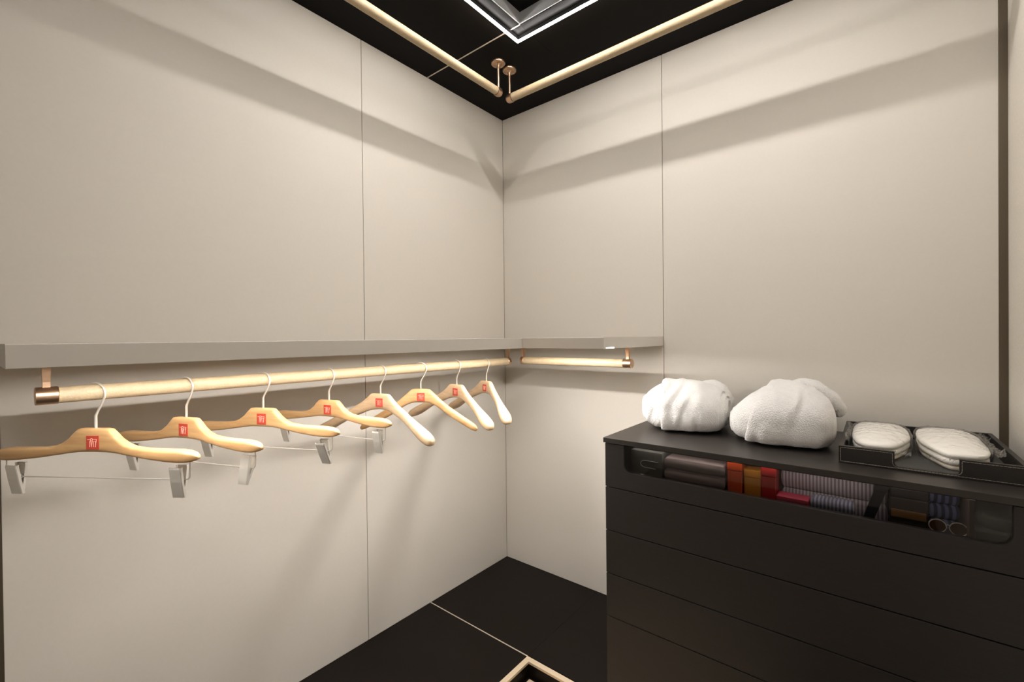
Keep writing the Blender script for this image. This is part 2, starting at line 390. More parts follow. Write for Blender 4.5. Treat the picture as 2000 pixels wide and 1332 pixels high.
# ------------------------------------------------------------------ hangers
def sring(u, v, f, hh, th, n=24, e=2.6, tilt=0.0):
    """cross-section of a hanger arm at station u: centre height v, forward offset f, half height, half thickness"""
    out = []
    for k in range(n):
        a = 2 * PI * k / n; c, s_ = math.cos(a), math.sin(a)
        y = th * math.copysign(abs(c) ** (2 / e), c); z = hh * math.copysign(abs(s_) ** (2 / e), s_)
        out.append((u, -f + y + tilt * z, v + z))
    return out
def interp(tab, x):
    for (x0, *a), (x1, *b) in zip(tab, tab[1:]):
        if x <= x1:
            t = (x - x0) / (x1 - x0); return [p + (q - p) * t for p, q in zip(a, b)]
    return list(tab[-1][1:])
V0 = -0.076       # top of the wooden body below the rail axis
def body(tab, e, us, name, m, parent):
    st = [(-u, *interp(tab, u)) for u in reversed(us) if u > 0] + [(u, *interp(tab, u)) for u in us]
    rings = []
    for u, top, bot, th, f, in st:
        rings.append(sring(u, V0 + (top + bot) / 2, f, max(0.0006, (top - bot) / 2), th, e=e))
    o = MB().loft(rings).build(name, m, parent, True, angle=50)
    return o
def emblem(parent, plate_y, sz):
    pl = MB().box(-sz / 2, sz / 2, -0.0005, 0.0005, -sz / 2, sz / 2)
    p = pl.build('badge', m_red, parent, False, (0.003, plate_y, V0 - 0.0285))
    b = MB(); k = sz
    def st(pts, wd=0.036):
        pts = [((x - 0.5) * k, -0.0008, (0.5 - y) * k) for x, y in pts]
        b.tube(pts, wd * k * 0.55, 6)
    st([(0.12, 0.29), (0.34, 0.29)]); st([(0.55, 0.27), (0.86, 0.27)]); st([(0.57, 0.41), (0.80, 0.41)])
    st([(0.435 + 0.095 * math.cos(2 * PI * i / 12), 0.29 + 0.085 * math.sin(2 * PI * i / 12)) for i in range(13)])
    st([(0.31, 0.38), (0.29, 0.82)]); st([(0.38, 0.38), (0.44, 0.82), (0.51, 0.38)])
    st([(0.58, 0.41), (0.60, 0.82)]); st([(0.84, 0.27), (0.80, 0.5)]); st([(0.79, 0.41), (0.74, 0.82)])
    b.build('emblem', m_mark, p)
def hook(parent):
    R = 0.0225; cz = -0.0032
    pts = [(0, 0, V0 - 0.006), (0, 0, -0.050)]
    pts += [(0.004, 0, -0.042), (0.0125, 0, -0.0285)]
    for i in range(19):
        a = math.radians(-32 + (160 + 32) * i / 18); pts.append((R * math.cos(a), 0, cz + R * math.sin(a)))
    rr = [0.0028, 0.0027] + [0.0021] * (len(pts) - 2)
    MB().tube(pts, rr, 10).build('hook', m_nickel, parent, True)
FLAT = [(0, 0.0, -0.05, 0.0095, 0), (0.028, 0.0, -0.0505, 0.0095, 0), (0.0365, -0.0012, -0.051, 0.0095, 0), (0.046, -0.01, -0.052, 0.0097, 0), (0.056, -0.0205, -0.053, 0.01, 0), (0.0722, -0.0315, -0.0555, 0.0105, 0.0005), (0.0905, -0.038, -0.058, 0.011, 0.001), (0.1214, -0.0415, -0.0625, 0.012, 0.002), (0.1684, -0.0425, -0.0675, 0.0135, 0.003), (0.1948, -0.0425, -0.069, 0.014, 0.003), (0.2119, -0.0445, -0.0685, 0.0132, 0.003), (0.2247, -0.048, -0.0665, 0.0112, 0.003), (0.2333, -0.0535, -0.063, 0.007, 0.003), (0.236, -0.057, -0.0598, 0.003, 0.003)]
UF = sorted([0, .015, .033, .041, .051, .064, .082, .10, .13, .15, .18, .2, .21, .22] + [r[0] for r in FLAT if r[0] > 0])
COAT = [(0, 0.0, -0.052, 0.011, 0), (0.028, 0.0, -0.0545, 0.0112, 0.001), (0.037, -0.002, -0.0565, 0.0115, 0.002), (0.05, -0.016, -0.0625, 0.0118, 0.004), (0.07, -0.034, -0.0745, 0.012, 0.008), (0.10, -0.054, -0.092, 0.0125, 0.015),
        (0.13, -0.073, -0.111, 0.014, 0.023), (0.155, -0.0885, -0.1275, 0.0175, 0.030), (0.175, -0.101, -0.1415, 0.021, 0.035), (0.195, -0.113, -0.154, 0.0232, 0.040), (0.212, -0.1235, -0.1625, 0.0235, 0.044), (0.224, -0.132, -0.166, 0.021, 0.047),
        (0.233, -0.141, -0.165, 0.0155, 0.049), (0.2375, -0.150, -0.160, 0.007, 0.050)]
SLIM = [(0, 0.0, -0.050, 0.010, 0), (0.022, -0.0005, -0.050, 0.0102, 0), (0.034, -0.003, -0.052, 0.0105, 0.001), (0.05, -0.016, -0.058, 0.011, 0.003), (0.07, -0.034, -0.069, 0.0112, 0.006), (0.10, -0.057, -0.090, 0.012, 0.012),
        (0.13, -0.076, -0.107, 0.013, 0.019), (0.155, -0.091, -0.1205, 0.014, 0.025), (0.175, -0.103, -0.131, 0.0148, 0.029), (0.19, -0.112, -0.1385, 0.0145, 0.032), (0.202, -0.120, -0.143, 0.0125, 0.034), (0.210, -0.1275, -0.1435, 0.0085, 0.035), (0.2135, -0.1335, -0.140, 0.004, 0.036)]
def grid(tab, n=40):
    L = tab[-1][0]; us = sorted(set([r[0] for r in tab] + [L * i / n for i in range(n)]))
    return us
def smooth_tab(tab):
    """cubic resampling so the arms curve instead of kinking"""
    us = [r[0] for r in tab]; out = []
    for i in range(len(tab) - 1):
        p0, p1, p2, p3 = tab[max(i - 1, 0)], tab[i], tab[i + 1], tab[min(i + 2, len(tab) - 1)]
        for j in range(4):
            t = j / 4; h = p2[0] - p1[0]; row = [p1[0] + h * t]
            for c in range(1, 5):
                m1 = (p2[c] - p0[c]) / max(1e-6, p2[0] - p0[0]) * h; m2 = (p3[c] - p1[c]) / max(1e-6, p3[0] - p1[0]) * h
                row.append((2 * t**3 - 3 * t**2 + 1) * p1[c] + (t**3 - 2 * t**2 + t) * m1 + (-2 * t**3 + 3 * t**2) * p2[c] + (t**3 - t**2) * m2)
            out.append(tuple(row))
    out.append(tab[-1]); return out
COAT = [(u, a * 0.87 if u > 0.04 else a, b if u < 0.04 else b * 0.87 - 0.13 * 0.0545 * max(0.0, 1 - (u - 0.04) / 0.06), c, d) for u, a, b, c, d in COAT]
COAT = smooth_tab(COAT); SLIM = smooth_tab(SLIM)
BARZ = V0 - 0.106
def clip(parent, u, swing):
    def plate(sgn, wd, z1, z0, name, par, loc=(0, 0, 0)):
        # a pressed metal leaf: grip end leaning outwards, jaw end at the middle
        b = MB(); rings = []
        for z, off in ((z1, 0.0105), (z1 - 0.004, 0.0112), (0.004, 0.0085), (-0.004, 0.0078), (z0 + 0.012, 0.0042), (z0, 0.0020)):
            y = -sgn * off
            rings.append([(-wd / 2, y + sgn * 0.005, z), (-wd / 2, y, z), (-wd / 2 + 0.0015, y - sgn * 0.0012, z), (wd / 2 - 0.0015, y - sgn * 0.0012, z), (wd / 2, y, z), (wd / 2, y + sgn * 0.005, z),
                          (wd / 2 - 0.001, y + sgn * 0.005, z), (wd / 2 - 0.001, y + sgn * 0.0004, z), (-wd / 2 + 0.001, y + sgn * 0.0004, z), (-wd / 2 + 0.001, y + sgn * 0.005, z)])
        return b.loft(rings).build(name, m_chrome, par, False, loc)
    c = plate(1, 0.0265, 0.027, -0.037, 'clip', parent, (u, 0, BARZ))
    c.rotation_euler = (swing, 0, 0)
    plate(-1, 0.0245, 0.0285, -0.036, 'jaw', c)
    pts = [(-0.008 + 0.016 * i / 40, 0.0045 * math.cos(i * 1.1), 0.0045 * math.sin(i * 1.1)) for i in range(41)]
    MB().tube(pts, 0.0008, 5).build('spring', m_chrome, c, True)
    return c
def clip_bar(parent):
    b = MB(); pts = []
    for s_ in (-1, 1):
        side = [(0.213 * s_, 0, V0 - 0.062), (0.213 * s_, 0, V0 - 0.095), (0.212 * s_, 0, V0 - 0.101), (0.208 * s_, 0, V0 - 0.105), (0.202 * s_, 0, BARZ)]
        pts += side if s_ < 0 else list(reversed(side))
    b.tube(pts, 0.0013, 8).build('clip_bar', m_chrome, parent, True)
GRP = 'wooden hangers on the rail under the long shelf'
def flat_hanger(label, loc, rz, sw, cu=(-0.188, 0.188)):
    t = thing('clip_hanger', label, 'hanger', loc, rz, GRP)
    body(FLAT, 4.0, UF, 'wooden_body', m_wood, t); hook(t); emblem(t, -0.0102, 0.0285); clip_bar(t)
    for u, s_ in zip(cu, sw): clip(t, u, s_)
    return t
def coat_hanger(label, loc, rz, tab=COAT):
    t = thing('coat_hanger', label, 'hanger', loc, rz, GRP)
    body(tab, 2.8, [r[0] for r in tab], 'wooden_body', m_pale, t); hook(t); emblem(t, -0.0118 if tab is COAT else -0.0108, 0.0285)
    return t
R = math.radians
def hl(y): return (XR, y, ZR)
h1 = flat_hanger('maple trouser hanger with two chrome clips, first and nearest on the rail', hl(-1.704), R(34), (0.03, 0.0))
def recl(h, sw):
    for c, s_ in zip([c for c in h.children if c.name.startswith('clip') and not c.name.startswith('clip_bar')], sw): c.rotation_euler = (s_, 0, 0)
h2 = dup(h1, hl(-1.544), R(21), 'maple trouser hanger with clips, second from the near end of the rail'); recl(h2, (0.05, -0.32))
h3 = dup(h1, hl(-1.371), R(25), 'maple trouser hanger with clips, third from the near end of the rail'); recl(h3, (0.1, 0.30))
h4 = dup(h1, hl(-1.184), R(15), 'maple trouser hanger with clips, fourth on the rail beside the panel joint'); recl(h4, (0.12, 0.05))
h5 = coat_hanger('pale broad-shouldered coat hanger, fifth from the near end, in front of the slim one', hl(-1.003), R(16))
h6 = coat_hanger('slim curved coat hanger without broad shoulders, sixth from the near end', hl(-0.833), R(33), SLIM)
for c in h6.children:
    if c.name.startswith('wooden_body'): c.data.materials[0] = m_wood
h7 = dup(h5, hl(-0.653), R(-2), 'pale broad-shouldered coat hanger, second from the wall corner')
h8 = dup(h5, hl(-0.480), R(-16), 'pale broad-shouldered coat hanger, last one next to the wall corner')

# ------------------------------------------------------------------ drawer cabinet
KX0, KX1, KY = 0.8895, 1.8745, -0.548; TZ0, TZ1 = 0.861, 0.877
cab = thing('drawer_cabinet', 'black chest of wide flat drawers with a glass-fronted top drawer', 'cabinet', ((KX0 + KX1) / 2, -0.28, 0))
ox, oy = cab.location.x, cab.location.y
def K(x0, x1, y0, y1, z0, z1): return (x0 - ox, x1 - ox, y0 - oy, y1 - oy, z0, z1)
cb = MB()
cb.box(*K(KX0 + 0.001, KX0 + 0.018, KY + 0.021, -0.002, 0.02, TZ0 - 0.002)); cb.box(*K(KX1 - 0.018, KX1 - 0.001, KY + 0.021, -0.002, 0.02, TZ0 - 0.002))
cb.box(*K(KX0 + 0.018, KX1 - 0.018, -0.014, -0.002, 0.02, TZ0 - 0.002)); cb.box(*K(KX0 + 0.02, KX1 - 0.02, KY + 0.05, -0.014, 0.0, 0.02))
cb.build('carcass', m_cabin, cab)
MB().box(*K(KX0 + 0.03, KX1 - 0.02, KY + 0.045, -0.02, 0.0, 0.02)).build('plinth', m_cab, cab)
JZ = [0.8590, 0.7150, 0.5720, 0.4300, 0.2885, 0.012]
dg = 0.0016
for i in range(1, 5):
    d = MB().box(*K(KX0, KX1, KY, KY + 0.02, JZ[i + 1] + dg, JZ[i] - dg), bev=0.0007).build('drawer', m_cab, cab)
    MB().box(*K(KX0 + 0.02, KX1 - 0.02, KY + 0.02, -0.03, JZ[i + 1] + 0.02, JZ[i] - 0.03)).build('drawer_box', m_cabin, d)
# top drawer: U-shaped front around the pane
WX0, WX1, WZ = 0.9545, 1.796, 0.772
poly = [(KX0, JZ[1] + dg), (KX1, JZ[1] + dg), (KX1, JZ[0] - dg), (WX1, JZ[0] - dg)]
rr = 0.026
poly += arc(WX1 - rr, WZ + rr, rr, 0, -90, 8) + arc(WX0 + rr, WZ + rr, rr, -90, -180, 8) + [(WX0, JZ[0] - dg), (KX0, JZ[0] - dg)]
td = bpy.data.objects.new('drawer', None)
bm = bmesh.new()
def quadpoly(bm, poly, y0, y1):
    a = [bm.verts.new((x - ox, y0 - oy, z)) for x, z in poly]; b = [bm.verts.new((x - ox, y1 - oy, z)) for x, z in poly]
    fa = bm.faces.new(a); fb_ = bm.faces.new(list(reversed(b)))
    for i in range(len(poly)):
        j = (i + 1) % len(poly); bm.faces.new((a[i], b[i], b[j], a[j]))
    bm.normal_update(); bmesh.ops.triangulate(bm, faces=[fa, fb_])
quadpoly(bm, poly, KY, KY + 0.02)
mb = MB(); mb.bm.free(); mb.bm = bm
td = mb.build('drawer', m_cab, cab)
gp = [(WX1 - 0.0008, JZ[0] - dg - 0.001)] + arc(WX1 - rr, WZ + rr, rr - 0.0012, 0, -90, 8) + arc(WX0 + rr, WZ + rr, rr - 0.0012, -90, -180, 8) + [(WX0 + 0.0008, JZ[0] - dg - 0.001)]
bm = bmesh.new(); quadpoly(bm, gp, KY + 0.007, KY + 0.012)
mb = MB(); mb.bm.free(); mb.bm = bm
mb.build('glass_pane', m_glass, td)
MB().box(*K(KX0 + 0.02, KX1 - 0.02, KY + 0.02, -0.03, 0.722, 0.730)).build('drawer_floor', m_cabin, td)
for xd in (1.7395,):
    MB().box(*K(xd - 0.004, xd + 0.004, KY + 0.021, -0.035, 0.730, 0.852)).build('divider', mat('walnut_divider', (0.055, 0.03, 0.02), rough=0.5), td)
MB().box(*K(WX0 - 0.01, WX1 + 0.01, KY + 0.0125, KY + 0.0195, 0.8545, TZ0 - 0.0002)).build('strip_shield', m_cabin, td)  # added shield that keeps the fill strip out of sight above the pane
MB().box(*K(WX0 + 0.02, WX1 - 0.02, -0.518, -0.510, TZ0 - 0.0035, TZ0 - 0.0003)).build('light_strip', m_dfill, td)  # added fill light for the drawer contents, hidden under the worktop
MB().box(*K(KX0 - 0.0035, KX1, KY - 0.0075, -0.0015, TZ0, TZ1), bev=0.0008).build('worktop', m_cabtop, cab)

# things shown in the glass drawer
ZF = 0.730
def rbox(x0, x1, y0, y1, z0, z1, m, name, label, cat, bev=0.003, parent=None):
    lx, ly = (x0 + x1) / 2, (y0 + y1) / 2
    o = MB().box(x0 - lx, x1 - lx, y0 - ly, y1 - ly, 0, z1 - z0, bev=bev).build(name, m, parent, bev > 0.001, (lx, ly, z0))
    if label: tag(o, label, cat)
    return o
cu = rbox(0.962, 1.066, -0.512, -0.20, ZF, 0.842, m_pad, 'display_cushion', 'dark grey velvet block with a thin wire bow, left end of the glass drawer', 'cushion', 0.006)
MB().tube([(0.040, -0.1568, 0.082), (0.0, -0.1568, 0.082)] + [(-0.004 - 0.014 * math.sin(PI * i / 8), -0.1568, 0.082 - 0.011 * (1 - math.cos(PI * i / 8))) for i in range(9)] + [(0.0, -0.1568, 0.060), (0.030, -0.1568, 0.060)], 0.0011, 6).build('wire_bow', m_grey, cu, True)
m_rib = stripes('ribbed_grey_cloth', (0.17, 0.13, 0.125), (0.27, 0.215, 0.205), 60, axis='Y')
m_lil = stripes('lilac_striped_cloth', (0.15, 0.125, 0.145), (0.42, 0.36, 0.375), 40, rot=0.0)
m_lbl = stripes('blue_grey_striped_cloth', (0.09, 0.11, 0.17), (0.33, 0.30, 0.36), 40)
m_blu = stripes('blue_striped_cloth', (0.02, 0.025, 0.07), (0.17, 0.18, 0.36), 28, rot=-0.5)
def cloth(x0, x1, y0, y1, z0, h, m, name, label, cat, slope=0.0, layers=3):
    lx, ly = (x0 + x1) / 2, (y0 + y1) / 2; b = MB(); a, c = (x1 - x0) / 2, (y1 - y0) / 2
    hh = h / layers; root = None
    for L in range(layers):
        b = MB(); rings = []
        for z, e in ((0.0, 0.006), (0.15, 0.0015), (0.5, 0.0), (0.85, 0.0015), (1.0, 0.006)):
            rings.append([((a - e) * sx, (c - e) * sy, hh * (L + z * 0.97) + slope * sy * c) for sx, sy in ((-1, -1), (-0.4, -1.004), (0.4, -1.004), (1, -1), (1, 1), (0.4, 1), (-0.4, 1), (-1, 1))])
        b.loft(rings)
        o = b.build(name if L == 0 else 'fold', m, root, True, (lx, ly, z0) if L == 0 else None, angle=60)
        if L == 0: root = o
    return tag(root, label, cat)
cloth(1.072, 1.246, -0.512, -0.12, ZF, 0.104, m_rib, 'folded_scarf', 'greyish pink ribbed scarf folded in layers behind the drawer glass', 'scarf')
def acrylic(x0, x1, y0, y1, h, col, label, name='colour_box'):
    t = thing(name, label, 'box', ((x0 + x1) / 2, (y0 + y1) / 2, ZF), 0, 'coloured boxes in the glass drawer')
    a, c = (x1 - x0) / 2, (y1 - y0) / 2
    m = mat('box_' + label.split()[0], col, rough=0.25)
    MB().box(-a, a, -c, c, 0, h * 0.78, bev=0.002).build('box_base', m, t)
    MB().box(-a - 0.0008, a + 0.0008, -c - 0.0008, c + 0.0008, h * 0.79, h, bev=0.002).build('lid', m, t)
    return t
acrylic(1.252, 1.288, -0.505, -0.30, 0.119, (0.50, 0.06, 0.012), 'orange red slim box standing in the glass drawer beside the ribbed scarf')
acrylic(1.292, 1.334, -0.49, -0.30, 0.100, (0.50, 0.20, 0.02), 'amber yellow box in the glass drawer between the red boxes')
acrylic(1.338, 1.372, -0.505, -0.30, 0.118, (0.36, 0.012, 0.012), 'dark red slim box in the glass drawer next to the pink box')
acrylic(1.376, 1.446, -0.515, -0.468, 0.050, (0.55, 0.07, 0.11), 'pink flat box lying low in front of the striped shirt')
cloth(1.378, 1.604, -0.455, -0.10, ZF, 0.117, m_lil, 'folded_shirt', 'lilac grey striped shirt folded in the middle of the glass drawer', 'shirt', 0.0, 2)
cloth(1.452, 1.540, -0.514, -0.466, ZF, 0.060, m_lbl, 'pocket_square', 'blue grey striped pocket square lying in front of the folded striped shirt', 'handkerchief', 0.0, 2)
m_navy = mat('dark_silk', (0.008, 0.007, 0.009), rough=0.6, spec=0.2)
nt_ = thing('necktie', 'black silk tie leaning slanted behind the drawer glass', 'tie', (1.580, -0.484, ZF))
MB().prism([(-0.032, 0.0), (-0.012, 0.0), (0.020, 0.098), (-0.002, 0.098)], 'y', -0.006, 0.006).build('blade', m_navy, nt_)
MB().prism([(-0.004, 0.099), (0.022, 0.099), (0.030, 0.122), (0.000, 0.122)], 'y', -0.009, 0.009).build('knot', m_navy, nt_)
wb = thing('watch_box', 'dark watch box with a brass plate across its front', 'box', (1.640, -0.42, ZF))
MB().box(-0.034, 0.034, -0.06, 0.10, 0, 0.088, bev=0.003).build('box_base', mat('dark_box', (0.018, 0.012, 0.010), rough=0.4), wb)
MB().box(-0.0345, 0.0345, -0.0605, 0.1005, 0.0888, 0.112, bev=0.003).build('lid', mat('dark_box_lid', (0.014, 0.010, 0.010), rough=0.4), wb)
MB().box(-0.031, 0.031, -0.063, -0.0598, 0.042, 0.060, bev=0.0006).build('brass_plate', mat('old_brass', (0.36, 0.20, 0.07), rough=0.35, metal=0.8), wb)
sg = thing('sunglasses', 'dark sunglasses with thin metal rims resting in the glass drawer', 'glasses', (1.706, -0.485, ZF + 0.002))
for s_ in (-1, 1):
    rim = [(0.017 * s_ + 0.0145 * math.cos(2 * PI * i / 20), -0.006, 0.04 + 0.014 * math.sin(2 * PI * i / 20)) for i in range(21)]
    MB().tube(rim, 0.0012, 6).build('rim', m_nickel, sg, True)
    MB().lathe([(0.0138, -0.0066), (0.0138, -0.0054)], 'y', (0.017 * s_, 0, 0.04)).build('lens', mat('amber_lens', (0.06, 0.02, 0.008), rough=0.1), sg)
    MB().tube([(0.0315 * s_, -0.006, 0.042), (0.030 * s_, 0.03, 0.041), (0.027 * s_, 0.055, 0.03)], 0.0014, 6).build('temple', m_navy, sg, True)
MB().tube([(-0.004, -0.006, 0.043), (0, -0.006, 0.046), (0.004, -0.006, 0.043)], 0.0011, 6).build('bridge', m_nickel, sg, True)
MB().box(-0.027, 0.027, -0.02, 0.03, -0.002, 0.0255, bev=0.003).build('stand', mat('dark_stand', (0.02, 0.014, 0.012), rough=0.5), sg)
cloth(1.680, 1.733, -0.42, -0.10, ZF, 0.108, m_blu, 'folded_tie', 'blue striped silk folded behind the sunglasses', 'tie', 0.0)
rp = thing('ring_cushion', 'grey velvet cushion with an oval dent, right end of the glass drawer', 'cushion', (1.783, -0.36, ZF))
MB().box(-0.036, 0.072, -0.145, 0.145, 0, 0.052, bev=0.008).build('base', m_pad, rp, True)
pd = MB()
pd.lathe([(0.036, 0.0), (0.040, 0.006), (0.040, 0.016), (0.036, 0.022), (0.026, 0.023), (0.021, 0.019), (0.012, 0.017)], 'z', n=36)
pd = pd.build('pad', m_pad, rp, True, (0.008, -0.09, 0.052)); pd.scale = (1.0, 0.95, 1.0)

# ------------------------------------------------------------------ bathrobes
def nz3(p, s): return noise.noise(Vector(p) * s)
def robe(name, label, loc, rz, A, B, Hh, x0, k, ph, seed, el=3.2, er=5.0, sp=0.002, hp=((-1, 1), (1, 1)), nf=8):
    """a rolled bathrobe: axis along local x; body roll, overlapping wrap with a hem, collar behind"""
    t = thing(name, label, 'bathrobe', loc, rz, 'rolled bathrobes on the cabinet')
    rnd = random.Random(int(seed * 11)); folds = []
    for i in range(nf):
        fx = rnd.uniform(-0.9, 0.9) * A; w_ = rnd.uniform(0.006, 0.013); fa = rnd.uniform(-0.8, 0.9); sl = rnd.uniform(0.01, 0.06); hgt = rnd.uniform(0.0014, 0.0032); ln = rnd.uniform(0.4, 1.0)
        folds.append((fx, sl, fa, w_, hgt, ln)); folds.append((fx + w_ * 1.7, sl, fa, w_ * 0.8, -hgt * 0.9, ln))
    def surf(xn, a, grow):
        # xn in -1..1 along the axis, a around it (0 = front, 90 = top)
        rad = max(0.0, 1 - abs(xn) ** (el if xn < 0 else er)) ** (1 / 2.4)
        c, s_ = math.cos(a), math.sin(a)
        e = 2.35 if s_ >= 0 else 3.3
        y = math.copysign(abs(c) ** (2 / e), c); z = math.copysign(abs(s_) ** (2 / e), s_)
        by = B * (0.42 + 0.58 * rad)
        bz = Hh / 2 * (0.40 + 0.60 * rad)
        fl = 1.0
        px = A * xn; py = -y * (by * rad ** 0.30 + grow); pz = z * (bz * rad ** 0.30 + grow)
        # wrinkles run round the roll; large soft lumps
        sd = seed * 7.3
        wv = 0.0055 * nz3((px * 20 + sd + a * 0.5, a * 0.8, 0.3), 1) + 0.0022 * nz3((px * 48 + sd, a * 0.9 + px * 14, 2.0), 1) + 0.009 * nz3((px * 7, py * 7, pz * 7 + sd), 1)
        fz = 0.0010 * nz3((px * 330, py * 330, pz * 330 + sd), 1)
        low = max(0.0, -s_)
        wv = wv * (1 + 0.5 * low) + fz
        # end spirals: folds of cloth seen on the rolled ends
        q = abs(xn)
        if q > 0.86: px += math.copysign(1, xn) * sp * math.sin(rad * 26 + a * 1.0)
        for (fx, fs, fa, fw_, fh, fl_) in folds:
            da = (a - fa + PI) % (2 * PI) - PI
            wv += fh * math.exp(-((px - fx - fs * da) / fw_) ** 2) * math.exp(-(da / fl_) ** 2)
        nl = Vector((0, -y, z))
        if nl.length > 0: nl.normalize()
        py += nl.y * wv; pz += nl.z * wv
        zz = (pz + Hh / 2 - 0.004) * interp(hp, max(-1.0, min(1.0, xn)))[0]
        # settle on the worktop
        if zz < 0.012: zz = 0.0 + max(0.0, zz + 0.02) * 0.375 if zz > -0.02 else 0.0
        return Vector((px, py, zz))
    n = 112
    def xs(m): return [-math.cos(PI * i / m) * 1.0 for i in range(m + 1)]
    b = MB(); rings = []
    for xn in xs(90):
        xn = math.copysign(min(abs(xn), 0.9995), xn) if abs(xn) > 1e-9 else 0.0
        rings.append([surf(xn, 2 * PI * j / n, 0.0) for j in range(n)])
    b.loft(rings).build('roll', m_terry, t, True, angle=180)
    # overlapping wrap, from its slanting hem to the right end
    def hem(a):
        d = ((a + PI * 0.75) % (2 * PI)) - PI * 0.75      # front-bottom .. back
        return x0 + k * max(0.0, d + 0.6) ** 2 * 0.16 + 0.014 * math.sin(d * 2.2 + ph)
    rings = []; m2 = 64
    prof = [(0.012, -0.008), (0.010, 0.002), (0.001, 0.0045), (-0.003, 0.009), (-0.002, 0.0135), (0.004, 0.0160), (0.012, 0.0158), (0.022, 0.0140)]
    for off, gr in prof:
        rings.append([surf(min(0.96, hem(2 * PI * j / n) + off / A), 2 * PI * j / n, gr) for j in range(n)])
    for i in range(1, m2 + 1):
        f = math.sin(PI / 2 * i / m2)
        ring = []
        for j in range(n):
            h0 = min(0.96, hem(2 * PI * j / n) + 0.022 / A)
            xn = h0 + (0.9995 - h0) * f
            ring.append(surf(xn, 2 * PI * j / n, 0.0138 - 0.006 * f) + Vector((0.004 * f, 0, 0)))
        rings.append(ring)
    b = MB().loft(rings, cap=False); b.bm.faces.new(b.bm.verts[-n:]) if False else None
    b.bm.verts.ensure_lookup_table(); b.bm.faces.new([b.bm.verts[i] for i in range(len(b.bm.verts) - n, len(b.bm.verts))])
    b.build('wrap', m_terry, t, True, angle=180)
    return t
def collar(t, path, wd, th, seed, name='collar'):
    pts = [Vector(p) for p in path]; out = []
    # Catmull-Rom
    for i in range(len(pts) - 1):
        p0, p1, p2, p3 = pts[max(i - 1, 0)], pts[i], pts[i + 1], pts[min(i + 2, len(pts) - 1)]
        for j in range(10):
            q = j / 10
            out.append(0.5 * ((2 * p1) + (p2 - p0) * q + (2 * p0 - 5 * p1 + 4 * p2 - p3) * q * q + (3 * p1 - p0 - 3 * p2 + p3) * q ** 3))
    out.append(pts[-1]); N = len(out); rings = []
    for i, p in enumerate(out):
        d = (out[min(i + 1, N - 1)] - out[max(i - 1, 0)]).normalized()
        side = Vector((0, 1, 0)); side = (side - d * side.dot(d)).normalized(); nrm = side.cross(d).normalized()
        f = i / (N - 1); env = max(0.04, math.sin(PI * min(1, max(0.0, f * 0.96 + 0.02)))) ** 0.45
        ring = []
        for kx in range(40):
            a = 2 * PI * kx / 40; c, s_ = math.cos(a), math.sin(a)
            q = p + side * (wd * env * math.copysign(abs(c) ** 0.8, c)) + nrm * (th * env * math.copysign(abs(s_) ** 0.8, s_))
            q += nrm * (0.005 * nz3((q.x * 30, q.y * 30, q.z * 30 + seed), 1) + 0.001 * nz3(tuple(q * 400), 1))
            q.z = max(q.z, 0.0015)
            ring.append(q)
        rings.append(ring)
    MB().loft(rings).build(name, m_terry, t, True, angle=180)
ra = robe('bathrobe', 'white terry bathrobe rolled up, left one, at the end of the cabinet top', (1.045, -0.226, TZ1), R(8), 0.139, 0.142, 0.163, -0.36, -0.20, 0.4, 1.0, 3.6, 4.0, 0.004, ((-1, 0.93), (-0.5, 1.0), (0.5, 1.0), (1, 0.92)), 9)
collar(ra, [(0.03, 0.05, 0.146), (0.075, 0.065, 0.148), (0.104, 0.078, 0.134), (0.126, 0.085, 0.104), (0.132, 0.085, 0.060), (0.122, 0.085, 0.015)], 0.050, 0.022, 3)
rb = robe('bathrobe', 'white terry bathrobe rolled up, right one, next to the black tray', (1.342, -0.252, TZ1), R(12), 0.137, 0.150, 0.176, -0.66, 0.74, 0.2, 2.0, 2.6, 6.0, 0.001, ((-1, 0.66), (-0.55, 0.86), (-0.15, 1.0), (0.5, 0.985), (1, 0.86)), 5)
collar(rb, [(0.03, 0.05, 0.158), (0.07, 0.065, 0.168), (0.112, 0.08, 0.155), (0.148, 0.085, 0.126), (0.170, 0.085, 0.096), (0.168, 0.08, 0.070)], 0.058, 0.024, 5)

# ------------------------------------------------------------------ tray and slippers
TX0, TX1, TY0, TY1, TZ, TH = 1.507, 1.838, -0.457, -0.036, TZ1, 0.044
tray = thing('leather_tray', 'black stitched leather tray with a cut-out front, right end of the cabinet', 'tray', ((TX0 + TX1) / 2, (TY0 + TY1) / 2, TZ))
hx, hy = (TX1 - TX0) / 2, (TY1 - TY0) / 2; tw = 0.0105
MB().box(-hx, hx, -hy, hy, 0, 0.005, bev=0.001).build('base', m_trayl, tray)
MB().box(-hx + tw, hx - tw, -hy + tw, hy - tw, 0.005, 0.0065).build('lining', m_trayin, tray)
nx = 0.056; nr = 0.009; nz0 = 0.0085
polyf = [(-hx, 0.005), (hx, 0.005), (hx, TH), (nx, TH)] + arc(nx - nr, nz0 + nr, nr, 0, -90, 6) + arc(-nx + nr, nz0 + nr, nr, -90, -180, 6) + [(-nx, TH), (-hx, TH)]
bm = bmesh.new()
a = [bm.verts.new((x, -hy, z)) for x, z in polyf]; b_ = [bm.verts.new((x, -hy + tw, z)) for x, z in polyf]
fa = bm.faces.new(a); fb2 = bm.faces.new(list(reversed(b_)))
for i in range(len(polyf)):
    j = (i + 1) % len(polyf); bm.faces.new((a[i], b_[i], b_[j], a[j]))
bm.normal_update(); bmesh.ops.triangulate(bm, faces=[fa, fb2])
mb = MB(); mb.bm.free(); mb.bm = bm; mb.build('front_wall', m_trayl, tray)
MB().box(-hx, hx, hy - tw, hy, 0.005, TH, bev=0.001).build('rear_wall', m_trayl, tray)
